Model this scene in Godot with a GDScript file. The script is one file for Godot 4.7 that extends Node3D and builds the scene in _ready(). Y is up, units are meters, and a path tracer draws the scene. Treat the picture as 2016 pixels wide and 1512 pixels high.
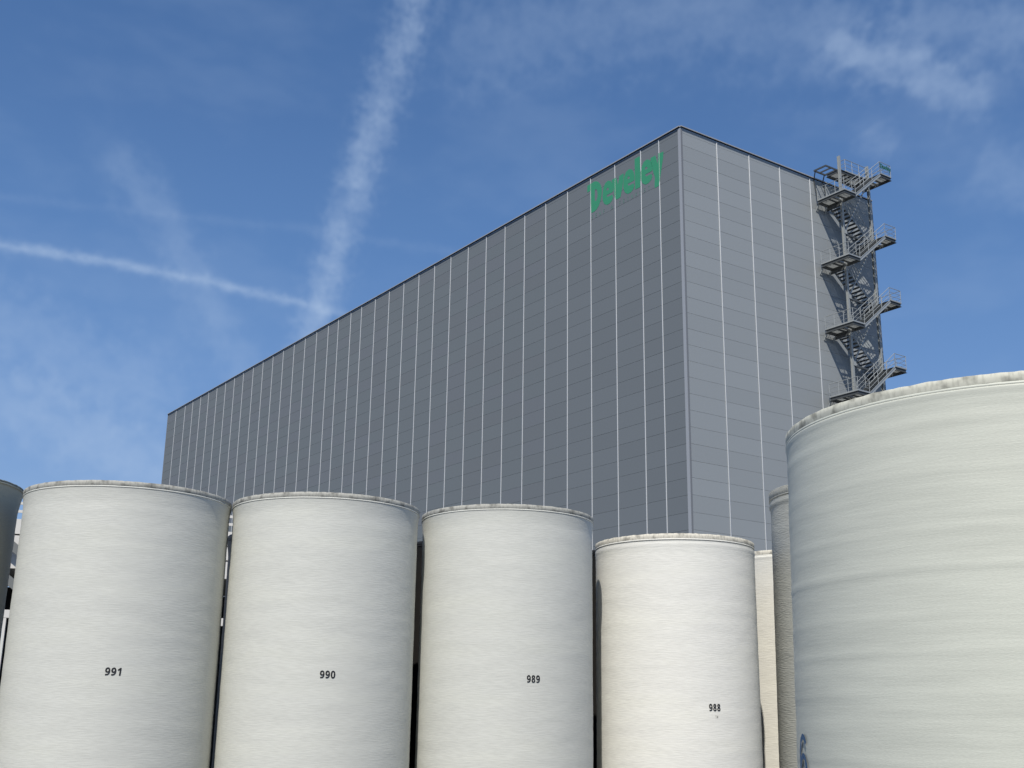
extends Node3D
# A tall grey high-bay warehouse behind a row of white fibreglass storage tanks, under a blue sky with vapour trails.
# Units are metres, y is up. The camera stands at (0, 1.7, 0) and looks along -z and up. Bearings are degrees clockwise from -z.

const EYE := 1.7
var rng := RandomNumberGenerator.new()
var M := {}
var box_mesh := BoxMesh.new()
var tube_mesh := CylinderMesh.new()
var names := {}

# ------------------------------------------------------------------ small helpers
func lin(r: float, g: float, b: float) -> Color:
	return Color(r, g, b).linear_to_srgb()

func mat(c: Color, rough := 0.7, metal := 0.0, spec := 0.5) -> StandardMaterial3D:
	var m := StandardMaterial3D.new()
	m.albedo_color = c
	m.roughness = rough
	m.metallic = metal
	m.metallic_specular = spec
	return m

func numbered(called: String) -> String:
	var n: int = names.get(called, 0)
	names[called] = n + 1
	return called if n == 0 else "%s_%03d" % [called, n]

func tag(o: Node3D, label: String, category: String, group := "") -> Node3D:
	o.set_meta("label", label)
	o.set_meta("category", category)
	if group:
		o.set_meta("group", group)
	return o

func thing(called: String, label: String, category: String, where: Vector3, turn := 0.0, group := "") -> Node3D:
	var o := Node3D.new()
	o.name = numbered(called)
	add_child(o)
	o.position = where
	o.rotation.y = turn
	tag(o, label, category, group)
	return o

func obj(called: String, m: Mesh, material: Material, parent: Node, t := Transform3D()) -> MeshInstance3D:
	var o := MeshInstance3D.new()
	o.mesh = m
	o.material_override = material
	o.transform = t
	var base := called
	var k := 0
	while parent.has_node(NodePath(called)):
		k = parent.get_meta("_n_" + base, 0) + 1
		parent.set_meta("_n_" + base, k)
		called = "%s_%03d" % [base, k]
	o.name = called
	parent.add_child(o, true)
	return o

func new_st() -> SurfaceTool:
	var st := SurfaceTool.new()
	st.begin(Mesh.PRIMITIVE_TRIANGLES)
	return st

func add_box(st: SurfaceTool, c: Vector3, size: Vector3, b := Basis()) -> void:
	st.append_from(box_mesh, 0, Transform3D(b * Basis.from_scale(size), c))

func add_bar(st: SurfaceTool, a: Vector3, b: Vector3, wide: float, high: float) -> void:   # a rectangular bar from a to b
	var d := b - a
	var z := d.normalized()
	var x := Vector3.UP.cross(z)
	x = Vector3.RIGHT if x.length() < 0.01 else x.normalized()
	var y := z.cross(x)
	st.append_from(box_mesh, 0, Transform3D(Basis(x * wide, y * high, z * d.length()), (a + b) / 2))

func add_tube(st: SurfaceTool, a: Vector3, b: Vector3, r: float) -> void:
	var d := b - a
	var y := d.normalized()
	var x := y.cross(Vector3.FORWARD if absf(y.z) < 0.9 else Vector3.UP).normalized()
	st.append_from(tube_mesh, 0, Transform3D(Basis(x * r, d, x.cross(y) * r), (a + b) / 2))

func bearing(az: float, dist: float, y := 0.0) -> Vector3:
	var a := deg_to_rad(az)
	return Vector3(sin(a) * dist, y, -cos(a) * dist)

func noise(seed_: int, freq: float, octaves := 3, type := FastNoiseLite.TYPE_SIMPLEX_SMOOTH) -> FastNoiseLite:
	var n := FastNoiseLite.new()
	n.seed = seed_
	n.frequency = freq
	n.noise_type = type
	n.fractal_type = FastNoiseLite.FRACTAL_FBM if octaves > 1 else FastNoiseLite.FRACTAL_NONE
	n.fractal_octaves = octaves
	return n

func noise_bytes(seed_: int, w: int, h: int, freq: float, octaves: int, W: int, H: int) -> PackedByteArray:   # noise made at w x h and stretched to W x H
	var im := noise(seed_, freq, octaves).get_seamless_image(w, h)
	im.convert(Image.FORMAT_L8)
	im.resize(W, H, Image.INTERPOLATE_CUBIC)
	return im.get_data()

# ------------------------------------------------------------------ sky
const TRAIL := [
	# points are (bearing, elevation) in degrees; half width in degrees, strength
	{"w": 0.85, "s": 0.35, "p": [Vector2(-1.0, 44.0), Vector2(-4.54, 36.89), Vector2(-5.63, 33.60), Vector2(-6.67, 30.19), Vector2(-7.47, 27.85), Vector2(-8.44, 24.29), Vector2(-9.29, 21.39), Vector2(-9.85, 18.49), Vector2(-10.34, 14.63), Vector2(-11.0, 10.0)]},
	{"w": 0.25, "s": 0.40, "p": [Vector2(-46.0, 20.4), Vector2(-28.96, 20.62), Vector2(-24.68, 20.47), Vector2(-20.16, 20.45), Vector2(-15.39, 20.11), Vector2(-10.42, 19.45), Vector2(-7.88, 18.97)]},
	{"w": 1.0, "s": 0.17, "p": [Vector2(-20.82, 25.86), Vector2(-19.20, 24.31), Vector2(-17.32, 22.50), Vector2(-15.61, 19.90), Vector2(-14.20, 17.68), Vector2(-12.59, 15.68), Vector2(-10.0, 11.5)]},
	{"w": 0.24, "s": 0.055, "p": [Vector2(-40.0, 21.0), Vector2(-28.17, 22.19), Vector2(-24.97, 22.52), Vector2(-18.80, 22.88), Vector2(-10.66, 22.94), Vector2(-3.68, 22.35), Vector2(2.30, 21.30), Vector2(14.0, 18.5)]},
	{"w": 1.6, "s": 0.27, "p": [Vector2(-36.0, 15.0), Vector2(-25.93, 14.09), Vector2(-22.90, 13.56), Vector2(-20.40, 12.68), Vector2(-16.88, 11.14), Vector2(-12.0, 8.0)]},
	{"w": 2.0, "s": 0.20, "p": [Vector2(-40.0, 18.5), Vector2(-24.0, 16.9), Vector2(-21.92, 16.17), Vector2(-20.05, 15.47), Vector2(-18.0, 15.0)]},
	{"w": 1.0, "s": 0.34, "p": [Vector2(16.2, 31.6), Vector2(16.9, 30.9), Vector2(18.2, 30.2), Vector2(20.0, 29.7), Vector2(21.3, 28.7), Vector2(22.9, 27.9), Vector2(24.4, 27.9)]},
	{"w": 1.5, "s": 0.22, "p": [Vector2(19.5, 30.2), Vector2(21.5, 31.3), Vector2(23.0, 30.8), Vector2(25.7, 30.3), Vector2(30.0, 30.4), Vector2(38.0, 28.0)]},
	{"w": 2.4, "s": 0.16, "p": [Vector2(-1.5, 32.0), Vector2(4.0, 33.0), Vector2(10.99, 32.99), Vector2(13.07, 32.15), Vector2(16.5, 31.4)]},
	{"w": 0.8, "s": 0.13, "p": [Vector2(18.0, 27.2), Vector2(18.5, 26.4), Vector2(19.3, 25.9)]},
	{"w": 1.4, "s": 0.14, "p": [Vector2(22.8, 25.2), Vector2(24.4, 24.3), Vector2(27.0, 23.0)]},
]
const SKY := [[0.0, 170, 194, 222], [6.0, 148, 180, 218], [11.0, 127, 163, 211], [16.0, 109, 148, 201], [22.0, 93, 132, 186], [28.0, 82, 119, 172], [34.0, 74, 110, 162], [60.0, 52, 86, 140], [90.0, 45, 76, 128]]

func sky_base(el: float) -> Vector3:
	for i in range(1, SKY.size()):
		if el <= SKY[i][0]:
			var t: float = clampf((el - SKY[i - 1][0]) / (SKY[i][0] - SKY[i - 1][0]), 0, 1)
			var a := Color8(SKY[i - 1][1], SKY[i - 1][2], SKY[i - 1][3]).srgb_to_linear()
			var b := Color8(SKY[i][1], SKY[i][2], SKY[i][3]).srgb_to_linear()
			var c := a.lerp(b, t)
			return Vector3(c.r, c.g, c.b)
	return Vector3(0.03, 0.07, 0.22)

func make_sky() -> Image:
	var n1 := noise(11, 0.55, 4)
	var n2 := noise(12, 0.11, 4)
	var n3 := noise(13, 2.2, 3)
	var n4 := noise(14, 0.8, 3)
	var fill := func(im: Image, x0: int, x1: int, y0: int, y1: int, W: int, H: int) -> void:
		for y in range(y0, y1):
			var el := 90.0 - (y + 0.5) / H * 180.0
			var base := sky_base(maxf(el, 0.0))
			var ce := cos(deg_to_rad(el))
			for x in range(x0, x1):
				var az := (x + 0.5) / W * 360.0
				if az > 180.0:
					az -= 360.0
				var a := 0.0
				if el > -1.0:
					# thin veils everywhere, more of them low down and to the right
					var u := az * ce
					var v := n2.get_noise_2d(u * 0.6 + 40.0, el * 1.4) * 0.5 + 0.5
					var fine := n1.get_noise_2d(u * 0.8, el * 1.5)
					a = 0.075 * smoothstep(0.40, 0.9, v + 0.12 * fine)
					if absf(az) < 50.0 and el < 48.0:
						var wob := n4.get_noise_2d(u, el)
						var fuzz := n3.get_noise_2d(u, el)
						for t in TRAIL:
							var w: float = t.w
							var pts: Array = t.p
							var best := 1e9
							var along := 0.0
							for i in range(1, pts.size()):
								var p0: Vector2 = pts[i - 1]
								var p1: Vector2 = pts[i]
								var d := Vector2((p1.x - p0.x) * ce, p1.y - p0.y)
								var q := Vector2((az - p0.x) * ce, el - p0.y)
								var k := clampf(q.dot(d) / d.length_squared(), 0, 1)
								var gap := (q - d * k).length()
								if gap < best:
									best = gap
									along = (i - 1 + k) / (pts.size() - 1)
							if best > w * 3.0:
								continue
							var rag := 1.0 if w < 0.9 else 0.45
							var edge := best + w * (0.55 * wob + 0.5 * rag * fuzz)
							var ends := smoothstep(0.0, 0.12, along) * (1.0 - smoothstep(0.88, 1.0, along)) if w < 2.0 else 1.0
							var s: float = t.s * exp(-pow(maxf(edge, 0.0) / w, 2.0) * 1.3) * (0.85 + 0.45 * rag * fine + 0.4 * rag * fuzz) * lerpf(0.25, 1.0, ends)
							a = a + maxf(s, 0.0) * (1.0 - a)
				a = clampf(a, 0, 0.75)
				var c := base.lerp(Vector3(0.47, 0.60, 0.80), a)
				im.set_pixel(x, y, Color(c.x, c.y, c.z, 1.0))
	var low := Image.create(1024, 512, false, Image.FORMAT_RGBAF)
	fill.call(low, 0, 1024, 0, 512, 1024, 512)
	low.resize(4096, 2048, Image.INTERPOLATE_CUBIC)
	# the part around the view, drawn finely: bearings -27 to 27, elevations 9 to 36
	for span in [[0, 330], [3766, 4096]]:
		fill.call(low, span[0], span[1], 614, 922, 4096, 2048)
	return low

# ------------------------------------------------------------------ textures and materials
func tank_textures() -> void:
	var W := 1024
	var H := 2048
	var fine := noise_bytes(21, 230, 1024, 0.20, 2, W, H)       # thin lines running round the tank
	var mid := noise_bytes(22, 96, 512, 0.10, 3, W, H)         # broad winding bands
	var blot := noise_bytes(23, 128, 256, 0.03, 4, W, H)       # slow change of tone
	var grain := noise_bytes(24, 1024, 2048, 0.35, 2, W, H)
	var col := PackedByteArray()
	col.resize(W * H * 3)
	var hgt := PackedByteArray()
	hgt.resize(W * H)
	for i in W * H:
		var f := fine[i] / 255.0 - 0.5
		var m := mid[i] / 255.0 - 0.5
		var b := blot[i] / 255.0 - 0.5
		var g := grain[i] / 255.0 - 0.5
		var dark := maxf(0.0, f - 0.22) * 0.5 + maxf(0.0, m - 0.22) * 0.35
		var v := 0.94 + 0.055 * f + 0.02 * b + 0.004 * m - 0.12 * dark + 0.04 * g
		col[i * 3] = int(clampf(v, 0, 1) * 255)
		col[i * 3 + 1] = int(clampf(v, 0, 1) * 255)
		col[i * 3 + 2] = int(clampf(v - 0.012 * maxf(0.0, b), 0, 1) * 255)
		hgt[i] = int(clampf(0.5 + 0.62 * f + 0.035 * m + 0.16 * g, 0, 1) * 255)
	# a coarser hand-laid laminate: grain more than lines
	var col2 := PackedByteArray()
	col2.resize(W * H * 3)
	var hgt2 := PackedByteArray()
	hgt2.resize(W * H)
	for i in W * H:
		var f := fine[i] / 255.0 - 0.5
		var m := mid[i] / 255.0 - 0.5
		var b := blot[i] / 255.0 - 0.5
		var g := grain[i] / 255.0 - 0.5
		var v := int(clampf(0.94 + 0.018 * f + 0.02 * b + 0.035 * m + 0.07 * g, 0, 1) * 255)
		col2[i * 3] = v
		col2[i * 3 + 1] = v
		col2[i * 3 + 2] = v
		hgt2[i] = int(clampf(0.5 + 0.22 * f + 0.16 * m + 0.34 * g, 0, 1) * 255)
	M.grain_color = ImageTexture.create_from_image(Image.create_from_data(W, H, false, Image.FORMAT_RGB8, col2))
	M.grain_height = ImageTexture.create_from_image(Image.create_from_data(W, H, false, Image.FORMAT_L8, hgt2))
	M.tank_color = ImageTexture.create_from_image(Image.create_from_data(W, H, false, Image.FORMAT_RGB8, col))
	M.tank_height = ImageTexture.create_from_image(Image.create_from_data(W, H, false, Image.FORMAT_L8, hgt))
	# the weathered rim: pale laminate with grey stains running down from the edge
	W = 1024
	H = 64
	var s1 := noise_bytes(31, 512, 32, 0.05, 4, W, H)
	var s2 := noise_bytes(32, 1024, 16, 0.12, 3, W, H)
	col.resize(W * H * 3)
	for i in W * H:
		var v := 0.90 - 0.17 * smoothstep(0.45, 0.9, s1[i] / 255.0) - 0.10 * smoothstep(0.45, 0.85, s2[i] / 255.0)
		v = clampf(v, 0.35, 1.0)
		col[i * 3] = int(v * 255)
		col[i * 3 + 1] = int(v * 252)
		col[i * 3 + 2] = int(v * 243)
	M.rim_color = ImageTexture.create_from_image(Image.create_from_data(W, H, false, Image.FORMAT_RGB8, col))
	for i in W * H:
		var v := 0.94 - 0.26 * smoothstep(0.40, 0.95, s1[i] / 255.0) - 0.08 * smoothstep(0.45, 0.85, s2[i] / 255.0)
		col[i * 3] = int(v * 255)
		col[i * 3 + 1] = int(v * 254)
		col[i * 3 + 2] = int(v * 250)
	M.rim_soft = ImageTexture.create_from_image(Image.create_from_data(W, H, false, Image.FORMAT_RGB8, col))

func tank_material(c: Color, relief: float, rough := 0.5) -> StandardMaterial3D:
	var m := mat(c, rough, 0.0, 0.4)
	m.albedo_texture = M.tank_color
	m.heightmap_enabled = true
	m.heightmap_texture = M.tank_height
	m.heightmap_scale = relief
	return m

func rim_material(c: Color, soft := false) -> StandardMaterial3D:
	var m := mat(c, 0.8, 0.0, 0.3)
	m.albedo_texture = M.rim_soft if soft else M.rim_color
	return m

# ------------------------------------------------------------------ tanks
func lathe(profile: Array, seg: int, wob: float, seed_: int, vscale: float, uoff: float, voff: float, around: float) -> ArrayMesh:
	var st := new_st()
	st.set_smooth_group(0)
	var n := noise(seed_, 0.5, 2)
	for j in profile.size():
		var p: Vector2 = profile[j]
		for i in seg + 1:
			var a := TAU * i / seg - PI
			var r := p.x + wob * n.get_noise_3d(sin(a) * 3.0, p.y * 5.0, cos(a) * 3.0)
			st.set_uv(Vector2((a + PI) * p.x / around, p.y / vscale + voff))
			st.add_vertex(Vector3(sin(a) * r, p.y, cos(a) * r))
	for j in profile.size() - 1:
		for i in seg:
			var bl := j * (seg + 1) + i
			var tl := bl + seg + 1
			for k in [bl, tl, tl + 1, bl, tl + 1, bl + 1]:
				st.add_index(k)
	st.generate_normals()
	return st.commit()

func ragged_rim(R: float, y0: float, y1: float, thick: float, rough_edge: float, seed_: int, lip: float) -> ArrayMesh:   # the collar: outer face, uneven top edge, inner face
	var st := new_st()
	var n := noise(seed_, 1.0, 3)
	var seg := 256
	var round_ := [Vector2(R, y0), Vector2(R + lip, y0 + 0.006), Vector2(R + lip, lerpf(y0, y1, 0.5)), Vector2(R + lip, y1 - 0.006), Vector2(R + lip - 0.008, y1), Vector2(R - thick, y1), Vector2(R - thick, y0 - 0.25)]
	for j in round_.size():
		var p: Vector2 = round_[j]
		st.set_smooth_group(j if j > 3 else 0)
		for i in seg + 1:
			var a := TAU * i / seg - PI
			var e := n.get_noise_2d(sin(a) * 14.0, cos(a) * 14.0) * rough_edge
			var chip := maxf(0.0, n.get_noise_2d(sin(a) * 40.0 + 90.0, cos(a) * 40.0) - 0.32) * rough_edge * 3.0
			var y := p.y + (e - chip if p.y > lerpf(y0, y1, 0.6) else 0.0)
			var r := p.x + n.get_noise_3d(sin(a) * 8.0, p.y * 9.0, cos(a) * 8.0) * 0.006
			st.set_uv(Vector2((a + PI) * R / 6.0, (y1 - p.y) / 0.3 * 0.9 + 0.02))
			st.add_vertex(Vector3(sin(a) * r, y, cos(a) * r))
	for j in round_.size() - 1:
		for i in seg:
			var bl := j * (seg + 1) + i
			var tl := bl + seg + 1
			for k in [bl, tl, tl + 1, bl, tl + 1, bl + 1]:
				st.add_index(k)
	st.generate_normals()
	return st.commit()

func tank(az: float, dist: float, R: float, high: float, label: String, o: Dictionary) -> Node3D:
	var where := bearing(az, dist)
	var t := thing("storage_tank", label, "tank", where, 0.0, "fibreglass storage tanks standing in rows")
	var seed_: int = o.get("seed", 1)
	var flare: float = o.get("flare", 0.05)
	var neck: float = o.get("neck", 0.4)
	var taper: float = o.get("taper", 0.0)
	var collar: float = o.get("collar", 0.09)
	var n := noise(seed_ + 50, 1.0, 3)
	var prof := []
	var y := 0.0
	var body := high - collar
	while y < body - 0.001:
		var down := body - y
		var r := R - taper * down
		if down < neck:
			r += flare * pow(1.0 - down / neck, 1.6)
		# winding bands: the laminate is not even from turn to turn
		r += o.get("band", 0.0008) * n.get_noise_1d(y * 9.0)
		if o.has("ridges"):
			for k in o.ridges:
				r += k[1] * exp(-pow((down - k[0]) / k[2], 2.0))
		prof.append(Vector2(r, y))
		y += 0.035
	var top_r := R + flare
	prof.append(Vector2(top_r, body - 0.028))
	var step: float = o.get("step", 0.004)
	prof.append(Vector2(top_r + step, body - 0.022))
	prof.append(Vector2(top_r + step, body - 0.008))
	prof.append(Vector2(top_r - 0.004, body))
	obj("shell", lathe(prof, 192, o.get("wob", 0.004), seed_, 6.0, seed_ * 0.137, seed_ * 0.291, 12.0 if R < 1.91 else 15.0), o.mat, t)
	obj("rim", ragged_rim(top_r - 0.004, body, high, 0.05, o.get("edge", 0.006), seed_ + 7, o.get("lip", 0.006)), o.rim, t)
	var lid := CylinderMesh.new()
	lid.top_radius = top_r - 0.06
	lid.bottom_radius = top_r - 0.06
	lid.height = 0.04
	lid.radial_segments = 96
	obj("lid", lid, o.rim, t, Transform3D(Basis(), Vector3(0, high - 0.16, 0)))
	return t

func digits(t: Node3D, text: String, px_az: float, px_el: float, R: float, tall: float, m: Material, slant := 0.0, squeeze := 1.0, called := "painted_digit", font_weight := 700) -> void:
	# each character is a thin print on the curved shell, turned to face outwards
	var c := t.position
	var d := bearing(px_az, 1.0).normalized()
	var f := Vector2(c.x, c.z)
	var dd := Vector2(d.x, d.z)
	var along := dd.dot(f)
	var off := f.length_squared() - along * along
	var s := along - sqrt(maxf(R * R - off, 0.0))
	var hit := dd * s
	var y := EYE + s * tan(deg_to_rad(px_el))
	var a0 := atan2(hit.x - c.x, hit.y - c.z)
	var f_ := SystemFont.new()
	f_.font_names = PackedStringArray(["Droid Sans"])
	f_.font_weight = font_weight
	var step := tall * 0.82 * squeeze
	for i in text.length():
		var tm := TextMesh.new()
		tm.text = text[i]
		tm.font = f_
		tm.font_size = 64
		tm.pixel_size = tall / 46.0
		tm.depth = 0.004
		tm.curve_step = 1.0
		var a := a0 + (i - (text.length() - 1) / 2.0) * step / R
		var b := Basis(Vector3.UP, a)
		if slant != 0.0:
			b = b * Basis(Vector3.RIGHT * squeeze, Vector3(slant, 1, 0), Vector3.BACK)
		else:
			b = b * Basis.from_scale(Vector3(squeeze, 1, 1))
		obj(called, tm, m, t, Transform3D(b, Vector3(sin(a) * (R + 0.006), y, cos(a) * (R + 0.006))))

func curved_six(t: Node3D, R: float, bearing_mid: float, y0: float, wide: float, tall: float, m: Material) -> void:
	# a painted 6 that follows the curve of the shell: a stroke along its centre line
	var line := Curve2D.new()
	for p in [Vector2(0.97, 0.84), Vector2(0.82, 0.95), Vector2(0.58, 0.985), Vector2(0.32, 0.90), Vector2(0.13, 0.70), Vector2(0.06, 0.42), Vector2(0.10, 0.20), Vector2(0.28, 0.03), Vector2(0.52, 0.0), Vector2(0.78, 0.05), Vector2(0.95, 0.22), Vector2(0.95, 0.42), Vector2(0.80, 0.57), Vector2(0.55, 0.62), Vector2(0.30, 0.55), Vector2(0.12, 0.40)]:
		line.add_point(p)
	var st := new_st()
	var pts := line.get_baked_points()
	var put := func(p: Vector2) -> Vector3:
		var b := deg_to_rad(bearing_mid) - (p.x - wide / 2) / R
		return Vector3(sin(b) * R, y0 + p.y, -cos(b) * R)
	var n := 90
	var len_ := line.get_baked_length()
	var before: Array = []
	for i in n + 1:
		var at := len_ * i / n
		var p := line.sample_baked(at) * Vector2(wide, tall)
		var q := line.sample_baked(minf(at + 0.02, len_)) * Vector2(wide, tall) - line.sample_baked(maxf(at - 0.02, 0.0)) * Vector2(wide, tall)
		var side := q.normalized().orthogonal() * 0.028
		var now := [put.call(p - side), put.call(p + side)]
		if i > 0:
			for v in [before[0], before[1], now[1], before[0], now[1], now[0]]:
				st.add_vertex(v)
		before = now
	st.generate_normals()
	obj("painted_digit", st.commit(), m, t)

# ------------------------------------------------------------------ warehouse
const UNIT := 1.2
const TOP := 45.209                       # roof edge above the ground
const CORNER := Vector3(12.2947, 0, -80.9589)
const TURN := 35.0888                     # degrees; local x runs along the right face, local -z along the left face
const LEFT_JOINT := [1.99, 3.73, 6.31, 8.86, 11.41, 13.93, 16.48, 18.99, 21.48, 23.99, 26.50, 28.95, 31.41, 33.87, 36.34, 38.80, 41.30, 43.31, 45.75, 47.77, 50.19, 52.66, 55.10, 57.58, 60.03, 62.47, 64.93, 67.49, 69.90, 72.35, 74.80, 77.23, 79.64, 82.06, 84.50, 87.50]
const RIGHT_JOINT := [3.124, 6.021, 8.882, 11.842]
const LEFT_LONG := 90.305
const RIGHT_LONG := 18.248
const FIRST_SEAM := 1.2133

const LETTER := {
	"D": [Vector2(-11.01, -0.67), Vector2(-10.63, -0.65), Vector2(-10.47, -0.66), Vector2(-10.24, -0.62), Vector2(-9.97, -0.68), Vector2(-9.66, -0.85), Vector2(-9.42, -1.13), Vector2(-9.29, -1.44), Vector2(-9.24, -1.74), Vector2(-9.30, -2.14), Vector2(-9.41, -2.53), Vector2(-9.61, -2.87), Vector2(-9.89, -3.10), Vector2(-10.20, -3.18), Vector2(-10.53, -3.17), Vector2(-10.55, -2.20), Vector2(-10.55, -1.19), Vector2(-10.94, -1.17), Vector2(-11.01, -1.18)],
	"Dh": [Vector2(-10.08, -1.33), Vector2(-9.94, -1.34), Vector2(-9.82, -1.45), Vector2(-9.76, -1.69), Vector2(-9.75, -1.97), Vector2(-9.81, -2.24), Vector2(-9.92, -2.36), Vector2(-10.09, -2.35), Vector2(-10.11, -2.1), Vector2(-10.11, -1.80)],
	"e": [Vector2(-4.45, -2.37), Vector2(-4.43, -2.02), Vector2(-4.33, -1.60), Vector2(-4.11, -1.30), Vector2(-3.80, -1.22), Vector2(-3.50, -1.35), Vector2(-3.29, -1.63), Vector2(-3.20, -2.00), Vector2(-3.21, -2.31), Vector2(-3.42, -2.33), Vector2(-4.01, -2.31), Vector2(-4.00, -2.50), Vector2(-3.86, -2.62), Vector2(-3.58, -2.62), Vector2(-3.31, -2.62), Vector2(-3.22, -2.85), Vector2(-3.35, -3.04), Vector2(-3.60, -3.17), Vector2(-3.94, -3.18), Vector2(-4.24, -2.99), Vector2(-4.41, -2.66)],
	"eh": [Vector2(-4.02, -1.95), Vector2(-3.95, -1.79), Vector2(-3.84, -1.75), Vector2(-3.73, -1.84), Vector2(-3.70, -1.97), Vector2(-3.80, -2.00)],
	"v": [Vector2(-7.90, -1.34), Vector2(-7.46, -1.34), Vector2(-7.35, -1.62), Vector2(-7.20, -2.19), Vector2(-7.06, -1.64), Vector2(-6.99, -1.34), Vector2(-6.53, -1.33), Vector2(-6.61, -1.90), Vector2(-6.75, -2.50), Vector2(-6.95, -3.12), Vector2(-7.20, -3.16), Vector2(-7.46, -3.12), Vector2(-7.63, -2.45), Vector2(-7.77, -1.84)],
	"l": [Vector2(-5.13, -0.62), Vector2(-4.62, -0.61), Vector2(-4.60, -1.67), Vector2(-4.62, -3.14), Vector2(-5.12, -3.13), Vector2(-5.13, -1.92)],
	"y": [Vector2(-3.30, -1.28), Vector2(-2.83, -1.28), Vector2(-2.70, -1.70), Vector2(-2.59, -2.20), Vector2(-2.46, -1.76), Vector2(-2.38, -1.28), Vector2(-1.92, -1.32), Vector2(-1.98, -1.77), Vector2(-2.12, -2.34), Vector2(-2.29, -3.03), Vector2(-2.45, -3.84), Vector2(-2.87, -3.86), Vector2(-2.90, -3.68), Vector2(-2.84, -3.02), Vector2(-3.00, -2.57), Vector2(-3.17, -1.92)],
}

func letter_mesh(outer: Array, hole: Array, dz: float, out: float, clip := []) -> ArrayMesh:   # a flat letter in the plane of the left face, 8 mm thick
	outer = Array(Geometry2D.offset_polygon(PackedVector2Array(outer), 0.045, Geometry2D.JOIN_MITER)[0])
	var pieces := [PackedVector2Array(outer)]
	if not hole.is_empty():
		# cut the letter in two through its counter so that neither piece has a hole
		var lo := 1e9
		var hi := -1e9
		for p in hole:
			lo = minf(lo, p.y)
			hi = maxf(hi, p.y)
		var mid := (lo + hi) / 2
		pieces = []
		for half in [PackedVector2Array([Vector2(-99, mid), Vector2(99, mid), Vector2(99, 99), Vector2(-99, 99)]), PackedVector2Array([Vector2(-99, -99), Vector2(99, -99), Vector2(99, mid), Vector2(-99, mid)])]:
			for part in Geometry2D.intersect_polygons(PackedVector2Array(outer), half):
				for rest in Geometry2D.clip_polygons(part, PackedVector2Array(hole)):
					pieces.append(rest)
	if not clip.is_empty():
		var cut := []
		for piece in pieces:
			for q in Geometry2D.intersect_polygons(piece, PackedVector2Array([Vector2(clip[0], 99), Vector2(clip[1], 99), Vector2(clip[1], -99), Vector2(clip[0], -99)])):
				cut.append(q)
		pieces = cut
		if pieces.is_empty():
			return null
	var st := new_st()
	st.set_smooth_group(-1)
	for ring in pieces:
		var tri := Geometry2D.triangulate_polygon(ring)
		for k in range(0, tri.size(), 3):
			var a: Vector2 = ring[tri[k]]
			var b: Vector2 = ring[tri[k + 1]]
			var c: Vector2 = ring[tri[k + 2]]
			# seen from outside (-x), +z runs to the right: keep the faces clockwise there
			if (b - a).cross(c - a) > 0:
				var swap := b
				b = c
				c = swap
			for p in [a, b, c]:
				st.add_vertex(Vector3(-out, p.y, p.x + dz))
	for loop in ([outer, hole] if clip.is_empty() else pieces):
		for i in loop.size():
			var p: Vector2 = loop[i]
			var q: Vector2 = loop[(i + 1) % loop.size()]
			var v := [Vector3(-out, p.y, p.x + dz), Vector3(-out, q.y, q.x + dz), Vector3(-out + 0.008, q.y, q.x + dz), Vector3(-out + 0.008, p.y, p.x + dz)]
			for k in [0, 1, 2, 0, 2, 3]:
				st.add_vertex(v[k])
	st.generate_normals()
	return st.commit()

func panel_mesh(wide: float, high: float, thick := 0.06) -> ArrayMesh:   # a cassette with a small chamfer all round; front towards +z, centred
	var st := new_st()
	var c := 0.006
	var x := wide / 2
	var y := high / 2
	var ring := func(i: float, z: float) -> Array:
		return [Vector3(-x + i, -y + i, z), Vector3(-x + i, y - i, z), Vector3(x - i, y - i, z), Vector3(x - i, -y + i, z)]
	var r0: Array = ring.call(0.0, 0.0)
	var r1: Array = ring.call(0.0, thick - c)
	var r2: Array = ring.call(c, thick)
	st.set_smooth_group(-1)
	for pair in [[r0, r1], [r1, r2]]:
		for i in 4:
			var a: Vector3 = pair[0][i]
			var b: Vector3 = pair[0][(i + 1) % 4]
			var d: Vector3 = pair[1][i]
			var e: Vector3 = pair[1][(i + 1) % 4]
			for v in [a, b, e, a, e, d]:
				st.add_vertex(v)
	for v in [r2[0], r2[1], r2[2], r2[0], r2[2], r2[3]]:
		st.add_vertex(v)
	st.generate_normals()
	return st.commit()

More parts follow.
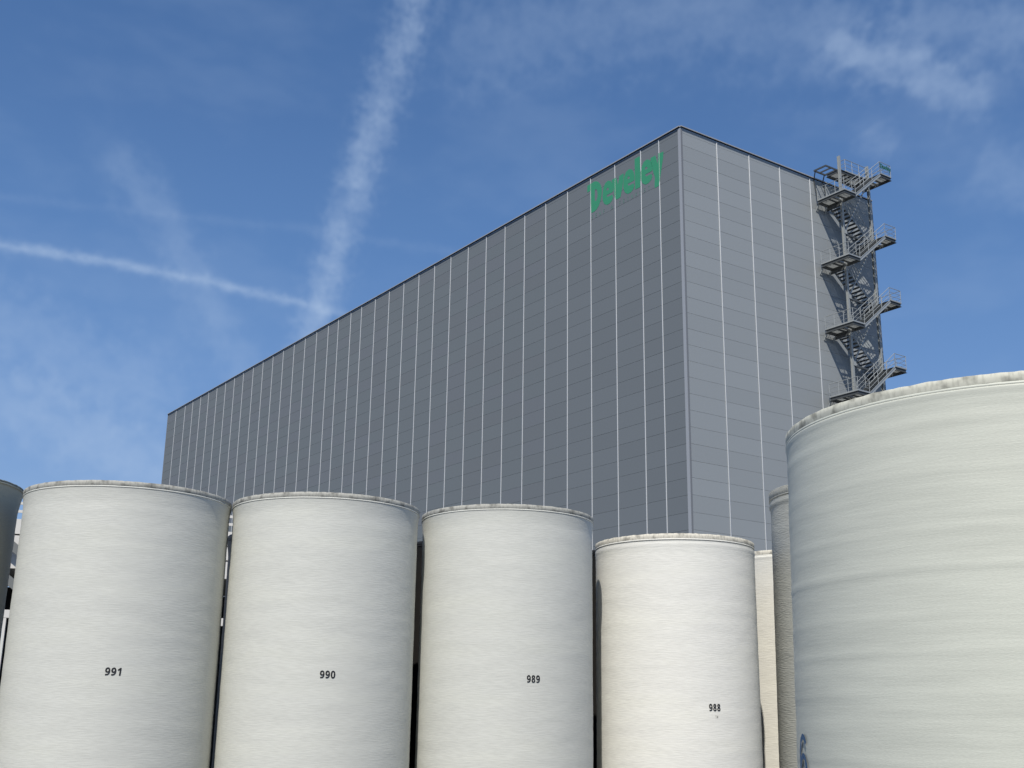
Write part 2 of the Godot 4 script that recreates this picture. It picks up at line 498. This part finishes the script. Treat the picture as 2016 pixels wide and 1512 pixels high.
func make_warehouse() -> void:
	var t := thing("warehouse", "tall windowless grey warehouse clad in horizontal metal panels with pale vertical joint strips", "warehouse", CORNER, deg_to_rad(TURN))
	var L := LEFT_LONG * UNIT
	var R := RIGHT_LONG * UNIT
	# body behind the panels
	var body := new_st()
	add_box(body, Vector3(R / 2, TOP / 2 - 0.03, -L / 2), Vector3(R - 0.14, TOP - 0.06, L - 0.14))
	obj("wall", body.commit(), M.backing, t)
	# panels: columns between the joints, rows from the roof edge down
	var cols := []                                       # [face, from, to]
	var at := 0.0
	var xs := LEFT_JOINT.duplicate()
	xs.append(LEFT_LONG)
	for i in xs.size():
		cols.append([0, at * UNIT, xs[i] * UNIT, i])
		at = xs[i]
	at = 0.0
	xs = RIGHT_JOINT.duplicate()
	xs.append(15.05)
	xs.append(RIGHT_LONG)
	for i in xs.size():
		cols.append([1, at * UNIT, xs[i] * UNIT, i])
		at = xs[i]
	var seams := [TOP - 0.46, TOP - FIRST_SEAM * UNIT]
	while seams[-1] > 0.05:
		seams.append(maxf(seams[-1] - UNIT, 0.0))
	var rest := new_st()
	var count := 0
	for c in cols:
		var full := panel_mesh(c[2] - c[1] - 0.03, UNIT - 0.011)
		for r in seams.size() - 1:
			var high: float = seams[r] - seams[r + 1]
			if high < 0.15:
				continue
			var m := full if absf(high - UNIT) < 0.001 else panel_mesh(c[2] - c[1] - 0.03, high - 0.011)
			var mid: float = (c[1] + c[2]) / 2
			var y: float = (seams[r] + seams[r + 1]) / 2
			var tilt := Basis(Vector3.RIGHT, rng.randf_range(-0.0022, 0.0022)) * Basis(Vector3.UP, rng.randf_range(-0.0008, 0.0008))
			var tr := Transform3D(Basis(Vector3.UP, -PI / 2) * tilt, Vector3(0.06, y, -mid)) if c[0] == 0 else Transform3D(tilt, Vector3(mid, y, -0.06))
			var tone := rng.randi_range(0, 4)
			var near: bool = r < 26 and (c[3] < 6 if c[0] == 0 else c[3] < 5)
			if near and count < 300:
				count += 1
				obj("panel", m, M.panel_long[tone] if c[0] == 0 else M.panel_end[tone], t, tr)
			else:
				var face_tone := Color(0.160, 0.182, 0.203) if c[0] == 0 else Color(0.345, 0.37, 0.38)  # left face darker here too, light difference painted in
				var arr := m.surface_get_arrays(0)
				for k in arr[Mesh.ARRAY_VERTEX].size():
					rest.set_color(face_tone * (0.985 + 0.0075 * tone))
					rest.set_normal((tr.basis * arr[Mesh.ARRAY_NORMAL][k]).normalized())
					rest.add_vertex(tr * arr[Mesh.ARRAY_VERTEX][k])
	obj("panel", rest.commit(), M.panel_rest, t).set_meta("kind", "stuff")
	# flashing under the roof edge, in lengths like the panels
	for c in cols:
		var wide: float = c[2] - c[1]
		var fm := panel_mesh(wide - 0.012, 0.38, 0.055)
		var mid: float = (c[1] + c[2]) / 2
		var tr := Transform3D(Basis(Vector3.UP, -PI / 2), Vector3(0.06, TOP - 0.265, -mid)) if c[0] == 0 else Transform3D(Basis(), Vector3(mid, TOP - 0.265, -0.06))
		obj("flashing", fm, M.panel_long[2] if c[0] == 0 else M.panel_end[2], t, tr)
	# pale strips that cover the vertical joints
	var strip := new_st()
	var hgt := TOP - 0.10
	var prof := [Vector2(-0.04, 0.0), Vector2(-0.032, 0.04), Vector2(0.032, 0.04), Vector2(0.04, 0.0)]
	for i in 3:
		var a: Vector2 = prof[i]
		var b: Vector2 = prof[i + 1]
		var v := [Vector3(a.x, 0, a.y), Vector3(a.x, hgt, a.y), Vector3(b.x, hgt, b.y), Vector3(b.x, 0, b.y)]
		for k in [0, 1, 2, 0, 2, 3]:
			strip.add_vertex(v[k])
	strip.set_smooth_group(-1)
	for k in [Vector2(-0.04, 0.0), Vector2(-0.032, 0.04), Vector2(0.032, 0.04), Vector2(-0.04, 0.0), Vector2(0.032, 0.04), Vector2(0.04, 0.0)]:
		strip.add_vertex(Vector3(k.x, hgt, k.y))
	strip.generate_normals()
	var sm := strip.commit()
	for s in LEFT_JOINT:
		obj("joint_strip", sm, M.strip, t, Transform3D(Basis(Vector3.UP, -PI / 2), Vector3(-0.002, 0, -s * UNIT)))
	for s in RIGHT_JOINT + [15.05]:
		obj("joint_strip", sm, M.strip, t, Transform3D(Basis(), Vector3(s * UNIT, 0, 0.002)))
	# corner trims
	var trim := new_st()
	add_box(trim, Vector3(-0.02, TOP / 2 - 0.06, -0.10), Vector3(0.05, TOP - 0.12, 0.26))
	obj("corner_trim", trim.commit(), M.trim, t)
	trim = new_st()
	add_box(trim, Vector3(0.085, TOP / 2 - 0.06, 0.012), Vector3(0.158, TOP - 0.12, 0.04))
	obj("corner_trim", trim.commit(), M.trim_dull, t)
	trim = new_st()
	add_box(trim, Vector3(R - 0.06, TOP / 2 - 0.06, 0.02), Vector3(0.24, TOP - 0.12, 0.05))
	add_box(trim, Vector3(R + 0.035, TOP / 2 - 0.06, -0.08), Vector3(0.05, TOP - 0.12, 0.25))
	obj("corner_trim", trim.commit(), M.trim_dull, t)
	trim = new_st()
	add_box(trim, Vector3(-0.015, TOP / 2 - 0.06, -L + 0.10), Vector3(0.05, TOP - 0.12, 0.2))
	obj("corner_trim", trim.commit(), M.trim_dull, t)
	# roof, coping and a black strip standing in for the shade beneath it
	var roof := new_st()
	add_box(roof, Vector3(R / 2, TOP - 0.03, -L / 2), Vector3(R - 0.3, 0.04, L - 0.3))
	obj("roof", roof.commit(), M.dark, t)
	for e in [[Vector3(-0.03, 0, 0.03), Vector3(R + 0.03, 0, 0.03)], [Vector3(-0.03, 0, 0.0), Vector3(-0.03, 0, -L)], [Vector3(R + 0.03, 0, 0.0), Vector3(R + 0.03, 0, -L)], [Vector3(-0.03, 0, -L), Vector3(R + 0.03, 0, -L)]]:
		var a: Vector3 = e[0]
		var b: Vector3 = e[1]
		var st := new_st()
		add_bar(st, a + Vector3(0, TOP - 0.042, 0), b + Vector3(0, TOP - 0.042, 0), 0.08, 0.032)
		obj("coping_shade_strip", st.commit(), M.dark, t)
		st = new_st()
		add_bar(st, a + Vector3(0, TOP + 0.025, 0), b + Vector3(0, TOP + 0.025, 0), 0.22, 0.07)
		obj("coping", st.commit(), M.coping, t)
	# the company name on the left face: film letters carried over panels and strips
	var s := thing("company_sign", "large green company lettering across the top corner of the warehouse wall", "sign", CORNER + Vector3(0, TOP, 0), deg_to_rad(TURN))
	for k in [["D", "Dh", 0.0], ["e", "eh", -4.63], ["v", "", 0.0], ["e", "eh", -2.07], ["l", "", 0.0], ["e", "eh", 0.0], ["y", "", 0.0]]:
		obj("letter", letter_mesh(LETTER[k[0]], LETTER[k[1]] if k[1] else [], k[2], 0.010), M.green, s)
		for j in LEFT_JOINT.slice(0, 5):
			var over := letter_mesh(LETTER[k[0]], LETTER[k[1]] if k[1] else [], k[2], 0.048, [-j * UNIT - 0.046 - k[2], -j * UNIT + 0.046 - k[2]])
			if over:
				obj("letter_over_strip", over, M.green_light, s)
	var f := SystemFont.new()
	f.font_names = PackedStringArray(["Droid Sans"])
	var words := "SENF & FEINKOST"
	for i in words.length():
		if words[i] == " ":
			continue
		var tm := TextMesh.new()
		tm.text = words[i]
		tm.font = f
		tm.font_size = 32
		tm.pixel_size = 0.0135
		tm.depth = 0.006
		obj("small_letter", tm, M.green_pale, s, Transform3D(Basis(Vector3.UP, -PI / 2), Vector3(-0.008, -3.645, -10.44 + 0.49 * i)))

# ------------------------------------------------------------------ outside stair
const FLIGHT_GO := 3.33
const STOREY := 5.50

func railing(parent: Node3D, pts: Array, kick := true) -> void:   # handrail, two knee rails and a toe plate along the points, posts as sub-parts
	var st := new_st()
	for i in pts.size() - 1:
		var a: Vector3 = pts[i]
		var b: Vector3 = pts[i + 1]
		for h in [1.08, 0.72, 0.38]:
			add_tube(st, a + Vector3(0, h, 0), b + Vector3(0, h, 0), 0.026 if h > 1.0 else 0.017)
		if kick:
			add_bar(st, a + Vector3(0, 0.06, 0), b + Vector3(0, 0.06, 0), 0.008, 0.11)
	var r := obj("railing", st.commit(), M.galv, parent)
	for i in pts.size() - 1:
		var a: Vector3 = pts[i]
		var b: Vector3 = pts[i + 1]
		var n := maxi(1, roundi(Vector2(b.x - a.x, b.z - a.z).length() / 1.0))
		for k in range(0 if i == 0 else 1, n + 1):
			obj("post", M.post_mesh, M.galv, r, Transform3D(Basis(), a.lerp(b, float(k) / n) + Vector3(0, 0.54, 0)))

func grating(parent: Node3D, x0: float, x1: float, z0: float, z1: float, y: float) -> void:
	var st := new_st()
	var n := int((x1 - x0) / 0.032)
	for i in n + 1:
		add_box(st, Vector3(lerpf(x0, x1, float(i) / n), y, (z0 + z1) / 2), Vector3(0.008, 0.035, z1 - z0))
	for z in [z0 + 0.01, (z0 + z1) / 2, z1 - 0.01]:
		add_box(st, Vector3((x0 + x1) / 2, y - 0.003, z), Vector3(x1 - x0, 0.03, 0.008))
	obj("grating", st.commit(), M.galv, parent)

func landing(t: Node3D, called: String, x0: float, x1: float, z0: float, z1: float, y: float, gratings: Array) -> Node3D:   # y is the floor
	var st := new_st()
	var d := 0.24
	# edge channels: web set back between two flanges that point outwards
	for z in [[z0, -1.0], [z1, 1.0]]:
		add_box(st, Vector3((x0 + x1) / 2, y - d / 2 - 0.02, z[0] - z[1] * 0.03), Vector3(x1 - x0 - 0.062, d, 0.012))
		for h in [0.0, d]:
			add_box(st, Vector3((x0 + x1) / 2, y - 0.02 - h, z[0]), Vector3(x1 - x0 + 0.06, 0.022, 0.075))
	for x in [[x0, -1.0], [x1, 1.0]]:
		add_box(st, Vector3(x[0] - x[1] * 0.03, y - d / 2 - 0.02, (z0 + z1) / 2), Vector3(0.012, d, z1 - z0 - 0.062))
		for h in [0.0, d]:
			add_box(st, Vector3(x[0], y - 0.021 - h, (z0 + z1) / 2), Vector3(0.075, 0.021, z1 - z0 - 0.077))
	for k in [0.34, 0.5, 0.66]:
		if x1 - x0 < 2.0:
			add_box(st, Vector3((x0 + x1) / 2, y - 0.12, lerpf(z0, z1, k)), Vector3(x1 - x0 - 0.062, 0.13, 0.05))
		else:
			add_box(st, Vector3(lerpf(x0, x1, k), y - 0.12, (z0 + z1) / 2), Vector3(0.05, 0.13, z1 - z0 - 0.062))
	var o := obj(called, st.commit(), M.galv_dark, t)
	for g in gratings:
		grating(o, g[0], g[1], g[2], g[3], y - 0.025)
	return o

func flight(t: Node3D, x0: float, x1: float, y0: float, y1: float, za: float, zb: float) -> void:   # rises from x0 to x1
	var st := new_st()
	var a := Vector3(x0, y0 - 0.10, 0)
	var b := Vector3(x1, y1 - 0.10, 0)
	for z in [za, zb]:
		add_bar(st, a + Vector3(0, 0, z), b + Vector3(0, 0, z), 0.02, 0.24)
		for h in [-0.118, 0.118]:
			add_bar(st, a + Vector3(0, h, z), b + Vector3(0, h, z), 0.07, 0.014)
	var f := obj("stair_flight", st.commit(), M.galv, t)
	for i in 12:
		var k := (i + 0.5) / 12.0
		obj("tread", M.tread_mesh, M.galv_dark, f, Transform3D(Basis(), Vector3(lerpf(x0, x1, k), lerpf(y0, y1, (i + 1) / 13.0) - 0.02, (za + zb) / 2)))

func make_stair() -> void:
	var base := Vector3(17.7, 0, 1.66)                 # in the warehouse's own axes
	var basis_ := Basis(Vector3.UP, deg_to_rad(TURN))
	var t := thing("fire_stair", "galvanised steel zigzag fire stair fixed to the narrow end wall of the grey warehouse", "staircase", CORNER + basis_ * base, deg_to_rad(TURN))
	var A0 := 14.693 - 17.7
	var A1 := 16.036 - 17.7
	var B0 := 19.37 - 17.7
	var B1 := 20.735 - 17.7
	var zi0 := 0.30 - 1.66
	var zi1 := 1.50 - 1.66
	var zo0 := 1.82 - 1.66
	var zo1 := 3.013 - 1.66
	var fa := TOP - 2.339 + 0.26                         # floor of the topmost left landing
	var fb := TOP + 0.411 + 0.24                         # floor of the topmost right landing
	M.post_mesh = CylinderMesh.new()
	M.post_mesh.top_radius = 0.023
	M.post_mesh.bottom_radius = 0.023
	M.post_mesh.height = 1.08
	M.post_mesh.radial_segments = 8
	M.post_mesh.rings = 0
	var tr := new_st()
	add_box(tr, Vector3(0, 0, 0), Vector3(0.29, 0.035, 1.13))
	add_box(tr, Vector3(-0.14, -0.02, 0), Vector3(0.012, 0.06, 1.128))
	M.tread_mesh = tr.commit()
	# columns: rolled sections, one at each end of the flights
	for c in [[15.95 - 17.7, TOP + 1.75], [19.47 - 17.7, TOP + 1.85]]:
		var st := new_st()
		var h: float = c[1]
		add_box(st, Vector3(c[0], h / 2, 0.09), Vector3(0.19, h, 0.02))
		add_box(st, Vector3(c[0], h / 2, -0.09), Vector3(0.19, h, 0.02))
		add_box(st, Vector3(c[0], h / 2, 0), Vector3(0.014, h, 0.158))
		obj("column", st.commit(), M.galv_light, t)
	var storeys := 8
	for k in storeys:
		var ya := fa - STOREY * k
		var yb := fb - STOREY * k
		if ya < 0.5:
			break
		# left landing
		landing(t, "landing", A0, A1, zi0, zo1, ya, [[A0 + 0.05, A1 - 0.05, zi0 + 0.05, -0.18], [A0 + 0.05, A1 - 0.05, 0.18, zo1 - 0.05]])
		railing(t, [Vector3(A1, ya, zo1), Vector3(A0, ya, zo1), Vector3(A0, ya, zi0)])
		# right landing
		landing(t, "landing", B0, B1, zi0, zo1, yb, [[B0 + 0.05, B1 - 0.05, zi0 + 0.05, -0.18], [B0 + 0.05, B1 - 0.05, 0.18, zo1 - 0.05]])
		railing(t, [Vector3(B0, yb, zo1), Vector3(B1, yb, zo1), Vector3(B1, yb, zi0)])
		# outer flight rises to the right landing
		flight(t, A1, B0, ya, yb, zo0, zo1)
		railing(t, [Vector3(A1, ya, zo1), Vector3(B0, yb, zo1)], false)
		railing(t, [Vector3(A1, ya, zo0), Vector3(B0, yb, zo0)], false)
		# inner flight comes up from the right landing below
		var low := yb - STOREY
		if low > 0.3:
			flight(t, B0, A1, low, ya, zi0, zi1)
			railing(t, [Vector3(B0, low, zi1), Vector3(A1, ya, zi1)], false)
			# brace and strut between the columns, ties back to the wall
			var st := new_st()
			add_bar(st, Vector3(A1, low - 0.05, 0.02), Vector3(B0 + 0.1, yb - 0.25, 0.02), 0.09, 0.09)
			obj("brace", st.commit(), M.galv, t)
			st = new_st()
			add_box(st, Vector3((A1 + B0) / 2, low - 0.22, 0.0), Vector3(B0 - A1 - 0.16, 0.14, 0.12))
			obj("strut", st.commit(), M.galv_dark, t)
			st = new_st()
			add_box(st, Vector3(A1 + 0.04, low - 0.06, 0.13), Vector3(0.3, 0.34, 0.014))
			obj("gusset_plate", st.commit(), M.galv_light, t)
		for x in [A1 - 0.09, B0 + 0.1]:
			var st := new_st()
			add_box(st, Vector3(x, (ya if x < 0 else yb) - 0.42, (zi0 - 0.3) / 2 - 0.09), Vector3(0.14, 0.18, absf(zi0) + 0.1))
			obj("wall_tie", st.commit(), M.galv_dark, t)
		var br := new_st()
		add_bar(br, Vector3(A0 + 0.1, ya - 0.28, zi0), Vector3(A0 + 0.1, ya - 0.75, -1.63), 0.09, 0.09)
		add_bar(br, Vector3(A1 - 0.2, ya - 0.28, zi0), Vector3(A1 - 0.2, ya - 0.75, -1.63), 0.09, 0.09)
		obj("bracket", br.commit(), M.galv, t)
	# walkway at roof level, its open end frame and its props
	landing(t, "walkway", A1 - 0.05, B0, zi0, zi1 + 0.1, fb, [[A1, B0 - 0.03, zi0 + 0.05, zi1 + 0.05]])
	railing(t, [Vector3(A1 + 0.75, fb, zi0 + 0.6), Vector3(A1 + 0.75, fb, zi1 + 0.1), Vector3(B0 - 0.05, fb, zi1 + 0.1)])
	var fr := new_st()
	var x0 := 14.36 - 17.7
	var x1 := 15.66 - 17.7
	var z0 := 0.42 - 1.66
	var z1 := 1.60 - 1.66
	for z in [z0, z1]:
		add_box(fr, Vector3((x0 + x1) / 2, TOP + 0.45, z), Vector3(x1 - x0 + 0.08, 0.13, 0.08))
	for x in [x0, x1, lerpf(x0, x1, 0.5)]:
		add_box(fr, Vector3(x, TOP + 0.45, (z0 + z1) / 2), Vector3(0.08 if x != lerpf(x0, x1, 0.5) else 0.04, 0.13, z1 - z0 - 0.082))
	obj("roof_hatch_frame", fr.commit(), M.galv_dark, t)
	for p in [[Vector3(x0 + 0.1, TOP + 0.40, z0), Vector3(x0 + 0.35, TOP - 0.12, -1.63)], [Vector3(x1 - 0.1, TOP + 0.40, z0), Vector3(x1 + 0.1, TOP - 0.12, -1.63)], [Vector3(x0 + 0.35, TOP - 0.14, -1.63), Vector3(14.72 - 17.7, fa, zi0)], [Vector3(x1 + 0.25, TOP - 0.14, -1.63), Vector3(15.85 - 17.7, fa, zi0)]]:
		var st := new_st()
		add_bar(st, p[0], p[1], 0.07, 0.07)
		obj("prop", st.commit(), M.galv_dark, t)
	# a small green name board tied to the topmost railing
	var o := thing("name_banner", "small green lettering fixed to the topmost railing of the fire stair", "sign", CORNER + basis_ * Vector3(20.05, fb, 3.06), deg_to_rad(TURN))
	var f := SystemFont.new()
	f.font_names = PackedStringArray(["Droid Sans"])
	f.font_weight = 700
	var w := "Develey"
	for i in w.length():
		var tm := TextMesh.new()
		tm.text = w[i]
		tm.font = f
		tm.font_size = 32
		tm.pixel_size = 0.0185 if i == 0 else 0.016
		tm.depth = 0.02
		obj("letter", tm, M.green_dark, o, Transform3D(Basis(), Vector3(-0.54 + 0.18 * i, 0.70, 0)))

# ------------------------------------------------------------------ pale shed seen through the gaps
func make_shed() -> void:
	var t := thing("loading_shed", "pale low shed with dark open underside glimpsed through the gaps beside the leftmost numbered tank", "shed", bearing(-17.8, 47.0), deg_to_rad(17.8))
	var w := 12.6
	var z := 0.0
	var high := [8.9, 8.3, 7.75, 7.05]
	for i in 3:
		var st := new_st()
		add_box(st, Vector3(0, (high[i] + high[i + 1]) / 2, z - 0.1), Vector3(w, high[i] - high[i + 1] - 0.06, 0.2))
		obj("wall_band", st.commit(), M.shed_white, t)
	var st := new_st()
	add_box(st, Vector3(0, 7.95, -3.2), Vector3(w, 1.8, 6.0))
	obj("upper_body", st.commit(), M.shed_grey, t)
	st = new_st()
	add_box(st, Vector3(0, 3.5, -6.1), Vector3(w, 7.0, 0.2))
	for s in [-1, 1]:
		add_box(st, Vector3(s * w / 2, 3.5, -3.1), Vector3(0.2, 7.0, 5.8))
	obj("back_wall", st.commit(), M.dark, t)
	st = new_st()
	add_box(st, Vector3(0, 5.45, 0.0), Vector3(w, 0.28, 0.3))
	obj("beam", st.commit(), M.shed_white, t)
	for x in [-3.9, 0.2, 4.05]:
		st = new_st()
		add_box(st, Vector3(x, 2.65, 0.0), Vector3(0.34, 5.3, 0.3))
		obj("post", st.commit(), M.shed_white, t)
	var r := new_st()
	for h in [9.45, 9.15]:
		add_bar(r, Vector3(-w / 2, h, 0), Vector3(w / 2, h, 0), 0.06, 0.1)
	for i in 9:
		add_box(r, Vector3(-w / 2 + w * i / 8.0, 9.17, 0), Vector3(0.06, 0.6, 0.06))
	obj("roof_railing", r.commit(), M.shed_white, t)
	for p in [[Vector3(-5.0, 8.75, 0.35), Vector3(-2.6, 6.9, 0.35)], [Vector3(-5.6, 8.0, 0.35), Vector3(-3.4, 6.3, 0.35)]]:
		var s := new_st()
		add_bar(s, p[0], p[1], 0.1, 0.3)
		obj("diagonal_brace", s.commit(), M.shed_grey, t)

# ------------------------------------------------------------------ scene
func _ready() -> void:
	rng.seed = 7
	tube_mesh.top_radius = 1.0
	tube_mesh.bottom_radius = 1.0
	tube_mesh.height = 1.0
	tube_mesh.radial_segments = 8
	tube_mesh.rings = 0

	# camera
	var cam := Camera3D.new()
	cam.name = "camera"
	cam.fov = 35.43
	cam.near = 0.1
	cam.far = 3000.0
	cam.transform = Transform3D(Basis(Vector3.RIGHT, deg_to_rad(16.0689)) * Basis(Vector3.BACK, deg_to_rad(0.8013)), Vector3(0, EYE, 0))
	add_child(cam)
	# sky
	var env := Environment.new()
	env.background_mode = Environment.BG_SKY
	env.sky = Sky.new()
	var sm := PanoramaSkyMaterial.new()
	sm.panorama = ImageTexture.create_from_image(make_sky())
	env.sky.sky_material = sm
	env.background_energy_multiplier = 1.0
	env.tonemap_mode = Environment.TONE_MAPPER_LINEAR
	env.tonemap_exposure = 1.0
	env.sdfgi_enabled = true
	env.ssao_enabled = true
	env.ssil_enabled = true
	var we := WorldEnvironment.new()
	we.name = "environment"
	we.environment = env
	add_child(we)
	# sun: behind the camera, a little to the left
	var sun := DirectionalLight3D.new()
	sun.name = "sun"
	sun.light_energy = 1.58
	sun.light_color = Color(1.0, 0.975, 0.935)
	sun.light_angular_distance = 0.5
	sun.shadow_enabled = true
	add_child(sun)
	var el := deg_to_rad(51.0)
	sun.look_at_from_position(Vector3.ZERO, -(bearing(192.5, cos(el)) + Vector3(0, sin(el), 0)))

	# materials
	tank_textures()
	M.backing = mat(lin(0.20, 0.21, 0.22), 0.8)
	M.panel_long = []                                      # long side coloured darker: the light difference between the faces is put in here
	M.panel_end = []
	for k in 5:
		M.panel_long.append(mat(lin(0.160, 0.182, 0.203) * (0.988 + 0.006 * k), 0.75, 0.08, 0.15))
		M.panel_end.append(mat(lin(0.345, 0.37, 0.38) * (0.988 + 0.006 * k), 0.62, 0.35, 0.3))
	M.panel_rest = mat(lin(1.0, 1.0, 1.0), 0.75, 0.08, 0.15)
	M.panel_rest.vertex_color_use_as_albedo = true
	M.strip = mat(lin(0.50, 0.52, 0.54), 0.5, 0.2)
	M.trim = mat(lin(0.42, 0.43, 0.44), 0.5, 0.4)
	M.trim_dull = mat(lin(0.24, 0.245, 0.25), 0.5, 0.4)
	M.coping = mat(lin(0.45, 0.45, 0.45), 0.5, 0.4)
	M.dark = mat(lin(0.012, 0.013, 0.015), 0.9)
	M.green = mat(lin(0.045, 0.265, 0.15), 0.6, 0.0, 0.3)
	M.green_light = mat(lin(0.065, 0.30, 0.175), 0.5, 0.0, 0.4)
	M.green_pale = mat(lin(0.10, 0.20, 0.17), 0.6)
	M.green_dark = mat(lin(0.012, 0.10, 0.06), 0.6)
	M.galv = mat(lin(0.33, 0.355, 0.365), 0.55, 0.3)
	M.galv_dark = mat(lin(0.075, 0.083, 0.088), 0.6, 0.3)
	M.galv_light = mat(lin(0.33, 0.35, 0.35), 0.6, 0.2)
	M.shed_white = mat(lin(0.62, 0.61, 0.58), 0.8)
	M.shed_grey = mat(lin(0.16, 0.17, 0.17), 0.8)
	M.ink = mat(lin(0.006, 0.006, 0.008), 0.6)
	M.ink_faded = mat(lin(0.36, 0.36, 0.33), 0.7)
	M.blue_paint = mat(lin(0.012, 0.085, 0.21), 0.6)
	var white := tank_material(lin(0.645, 0.655, 0.61), 0.22)
	var bright := tank_material(lin(0.80, 0.795, 0.74), 0.28)
	var big := tank_material(lin(0.615, 0.635, 0.56), 0.25)
	big.albedo_texture = M.grain_color
	big.heightmap_texture = M.grain_height
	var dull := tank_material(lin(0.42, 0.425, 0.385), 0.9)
	var shade_green_grey := tank_material(lin(0.50, 0.49, 0.40), 0.2)  # darker than the white tanks: shade put into the colour
	var shade_black := tank_material(lin(0.022, 0.021, 0.02), 0.2)  # near black paints the shade seen in the gaps
	var cream := tank_material(lin(0.80, 0.79, 0.72), 0.4)
	var rim_grey := rim_material(lin(0.46, 0.465, 0.44), true)
	var rim_big := rim_material(lin(0.64, 0.65, 0.58), true)
	var rim_dark := rim_material(lin(0.30, 0.32, 0.29), true)
	var rim_pale := rim_material(lin(0.80, 0.79, 0.74))

	# ground: the paved yard
	var ground := MeshInstance3D.new()
	ground.name = "ground"
	var gm := PlaneMesh.new()
	gm.size = Vector2(2400, 2400)
	ground.mesh = gm
	var gmat := mat(lin(0.145, 0.145, 0.14), 0.9)
	var gn := NoiseTexture2D.new()
	gn.noise = noise(5, 0.02, 5)
	gn.width = 512
	gn.height = 512
	gn.seamless = true
	var ramp := Gradient.new()
	ramp.set_color(0, Color(0.75, 0.75, 0.74))
	ramp.set_color(1, Color(1, 1, 1))
	gn.color_ramp = ramp
	gmat.albedo_texture = gn
	gmat.uv1_triplanar = true
	gmat.uv1_world_triplanar = true
	gmat.uv1_scale = Vector3(0.15, 0.15, 0.15)
	ground.material_override = gmat
	ground.set_meta("kind", "structure")
	add_child(ground)

	make_warehouse()
	make_stair()
	make_shed()

	# front row of numbered tanks, left to right
	tank(-26.62, 26.0, 1.9, 6.19, "tank coloured dark grey-green for its shade, with flared top cut off by the left edge of the view", {"mat": shade_green_grey, "rim": rim_dark, "seed": 2, "flare": 0.075, "neck": 0.5, "taper": 0.006, "collar": 0.04})
	var t := tank(-17.74, 24.05, 1.888, 5.87, "white numbered tank with grey rim, leftmost and widest of the four numbered tanks", {"mat": white, "rim": rim_grey, "seed": 3, "flare": 0.028, "neck": 0.3})
	digits(t, "991", -17.69, 2.25, 1.888, 0.127, M.ink, 0.07, 0.95)
	t = tank(-8.74, 23.93, 1.803, 5.87, "white numbered tank with grey rim, second from the left in the numbered row", {"mat": white, "rim": rim_grey, "seed": 4, "flare": 0.03, "neck": 0.3})
	digits(t, "990", -8.30, 2.34, 1.803, 0.127, M.ink, 0.02, 0.92)
	t = tank(-0.12, 24.53, 1.732, 5.87, "white numbered tank with grey rim, third from the left in the numbered row", {"mat": white, "rim": rim_grey, "seed": 5, "flare": 0.028, "neck": 0.3})
	digits(t, "989", 1.18, 2.29, 1.732, 0.130, M.ink, 0.0, 0.84)
	t = tank(7.80, 26.15, 1.69, 5.58, "bright white shorter numbered tank with chipped pale rim below the warehouse corner", {"mat": bright, "rim": rim_pale, "seed": 6, "flare": 0.01, "neck": 0.3, "collar": 0.10, "edge": 0.010, "lip": 0.003, "step": 0.003, "band": 0.0012, "ridges": [[0.12, 0.010, 0.03], [0.2, 0.004, 0.03]]})
	digits(t, "988", 9.46, 1.11, 1.69, 0.134, M.ink, 0.0, 0.78)
	digits(t, "14", 9.53, 0.72, 1.69, 0.05, M.ink_faded, 0.1, 0.8, "faded_mark", 400)
	# tanks on the right
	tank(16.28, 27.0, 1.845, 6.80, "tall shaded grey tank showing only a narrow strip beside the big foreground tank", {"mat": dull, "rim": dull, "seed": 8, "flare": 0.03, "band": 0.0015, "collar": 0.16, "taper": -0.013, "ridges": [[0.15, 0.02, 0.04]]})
	t = tank(23.15, 13.62, 2.345, 4.86, "big ribbed off-white tank in the right foreground", {"mat": big, "rim": rim_big, "seed": 9, "flare": 0.012, "neck": 0.2, "band": 0.0012, "wob": 0.004, "collar": 0.09, "edge": 0.007, "taper": -0.016, "lip": 0.002, "step": 0.003, "ridges": [[0.05, 0.006, 0.02], [0.14, 0.003, 0.02], [0.30, 0.003, 0.03], [0.75, 0.003, 0.03], [0.93, 0.002, 0.03], [1.28, 0.0042, 0.018], [1.62, 0.005, 0.016], [2.05, 0.002, 0.03], [2.35, 0.0025, 0.02], [2.52, 0.0015, 0.015], [2.72, 0.002, 0.018], [3.0, 0.0035, 0.016], [3.3, 0.0025, 0.02]]})
	curved_six(t, 2.412, 203.15 + 66.2, 1.19, 0.26, 0.50, M.blue_paint)
	# second row
	tank(-9.46, 27.9, 1.80, 5.8, "second-row tank coloured black for shade, glimpsed in the gap between the two leftmost numbered tanks", {"mat": shade_black, "rim": shade_black, "seed": 12})
	tank(-1.4, 28.5, 1.80, 5.8, "second-row tank coloured black for shade, glimpsed in the gap between the two middle numbered tanks", {"mat": shade_black, "rim": shade_black, "seed": 13})
	tank(6.4, 30.0, 1.80, 5.85, "second-row tank coloured black for shade, glimpsed left of the bright white shorter tank", {"mat": shade_black, "rim": shade_black, "seed": 14})
	tank(13.4, 30.6, 1.80, 5.86, "cream tank in full sun showing as a strip right of the bright white tank", {"mat": cream, "rim": rim_pale, "seed": 15, "flare": 0.012, "neck": 0.3, "collar": 0.1, "lip": 0.003, "step": 0.003, "ridges": [[0.06, 0.01, 0.03]]})
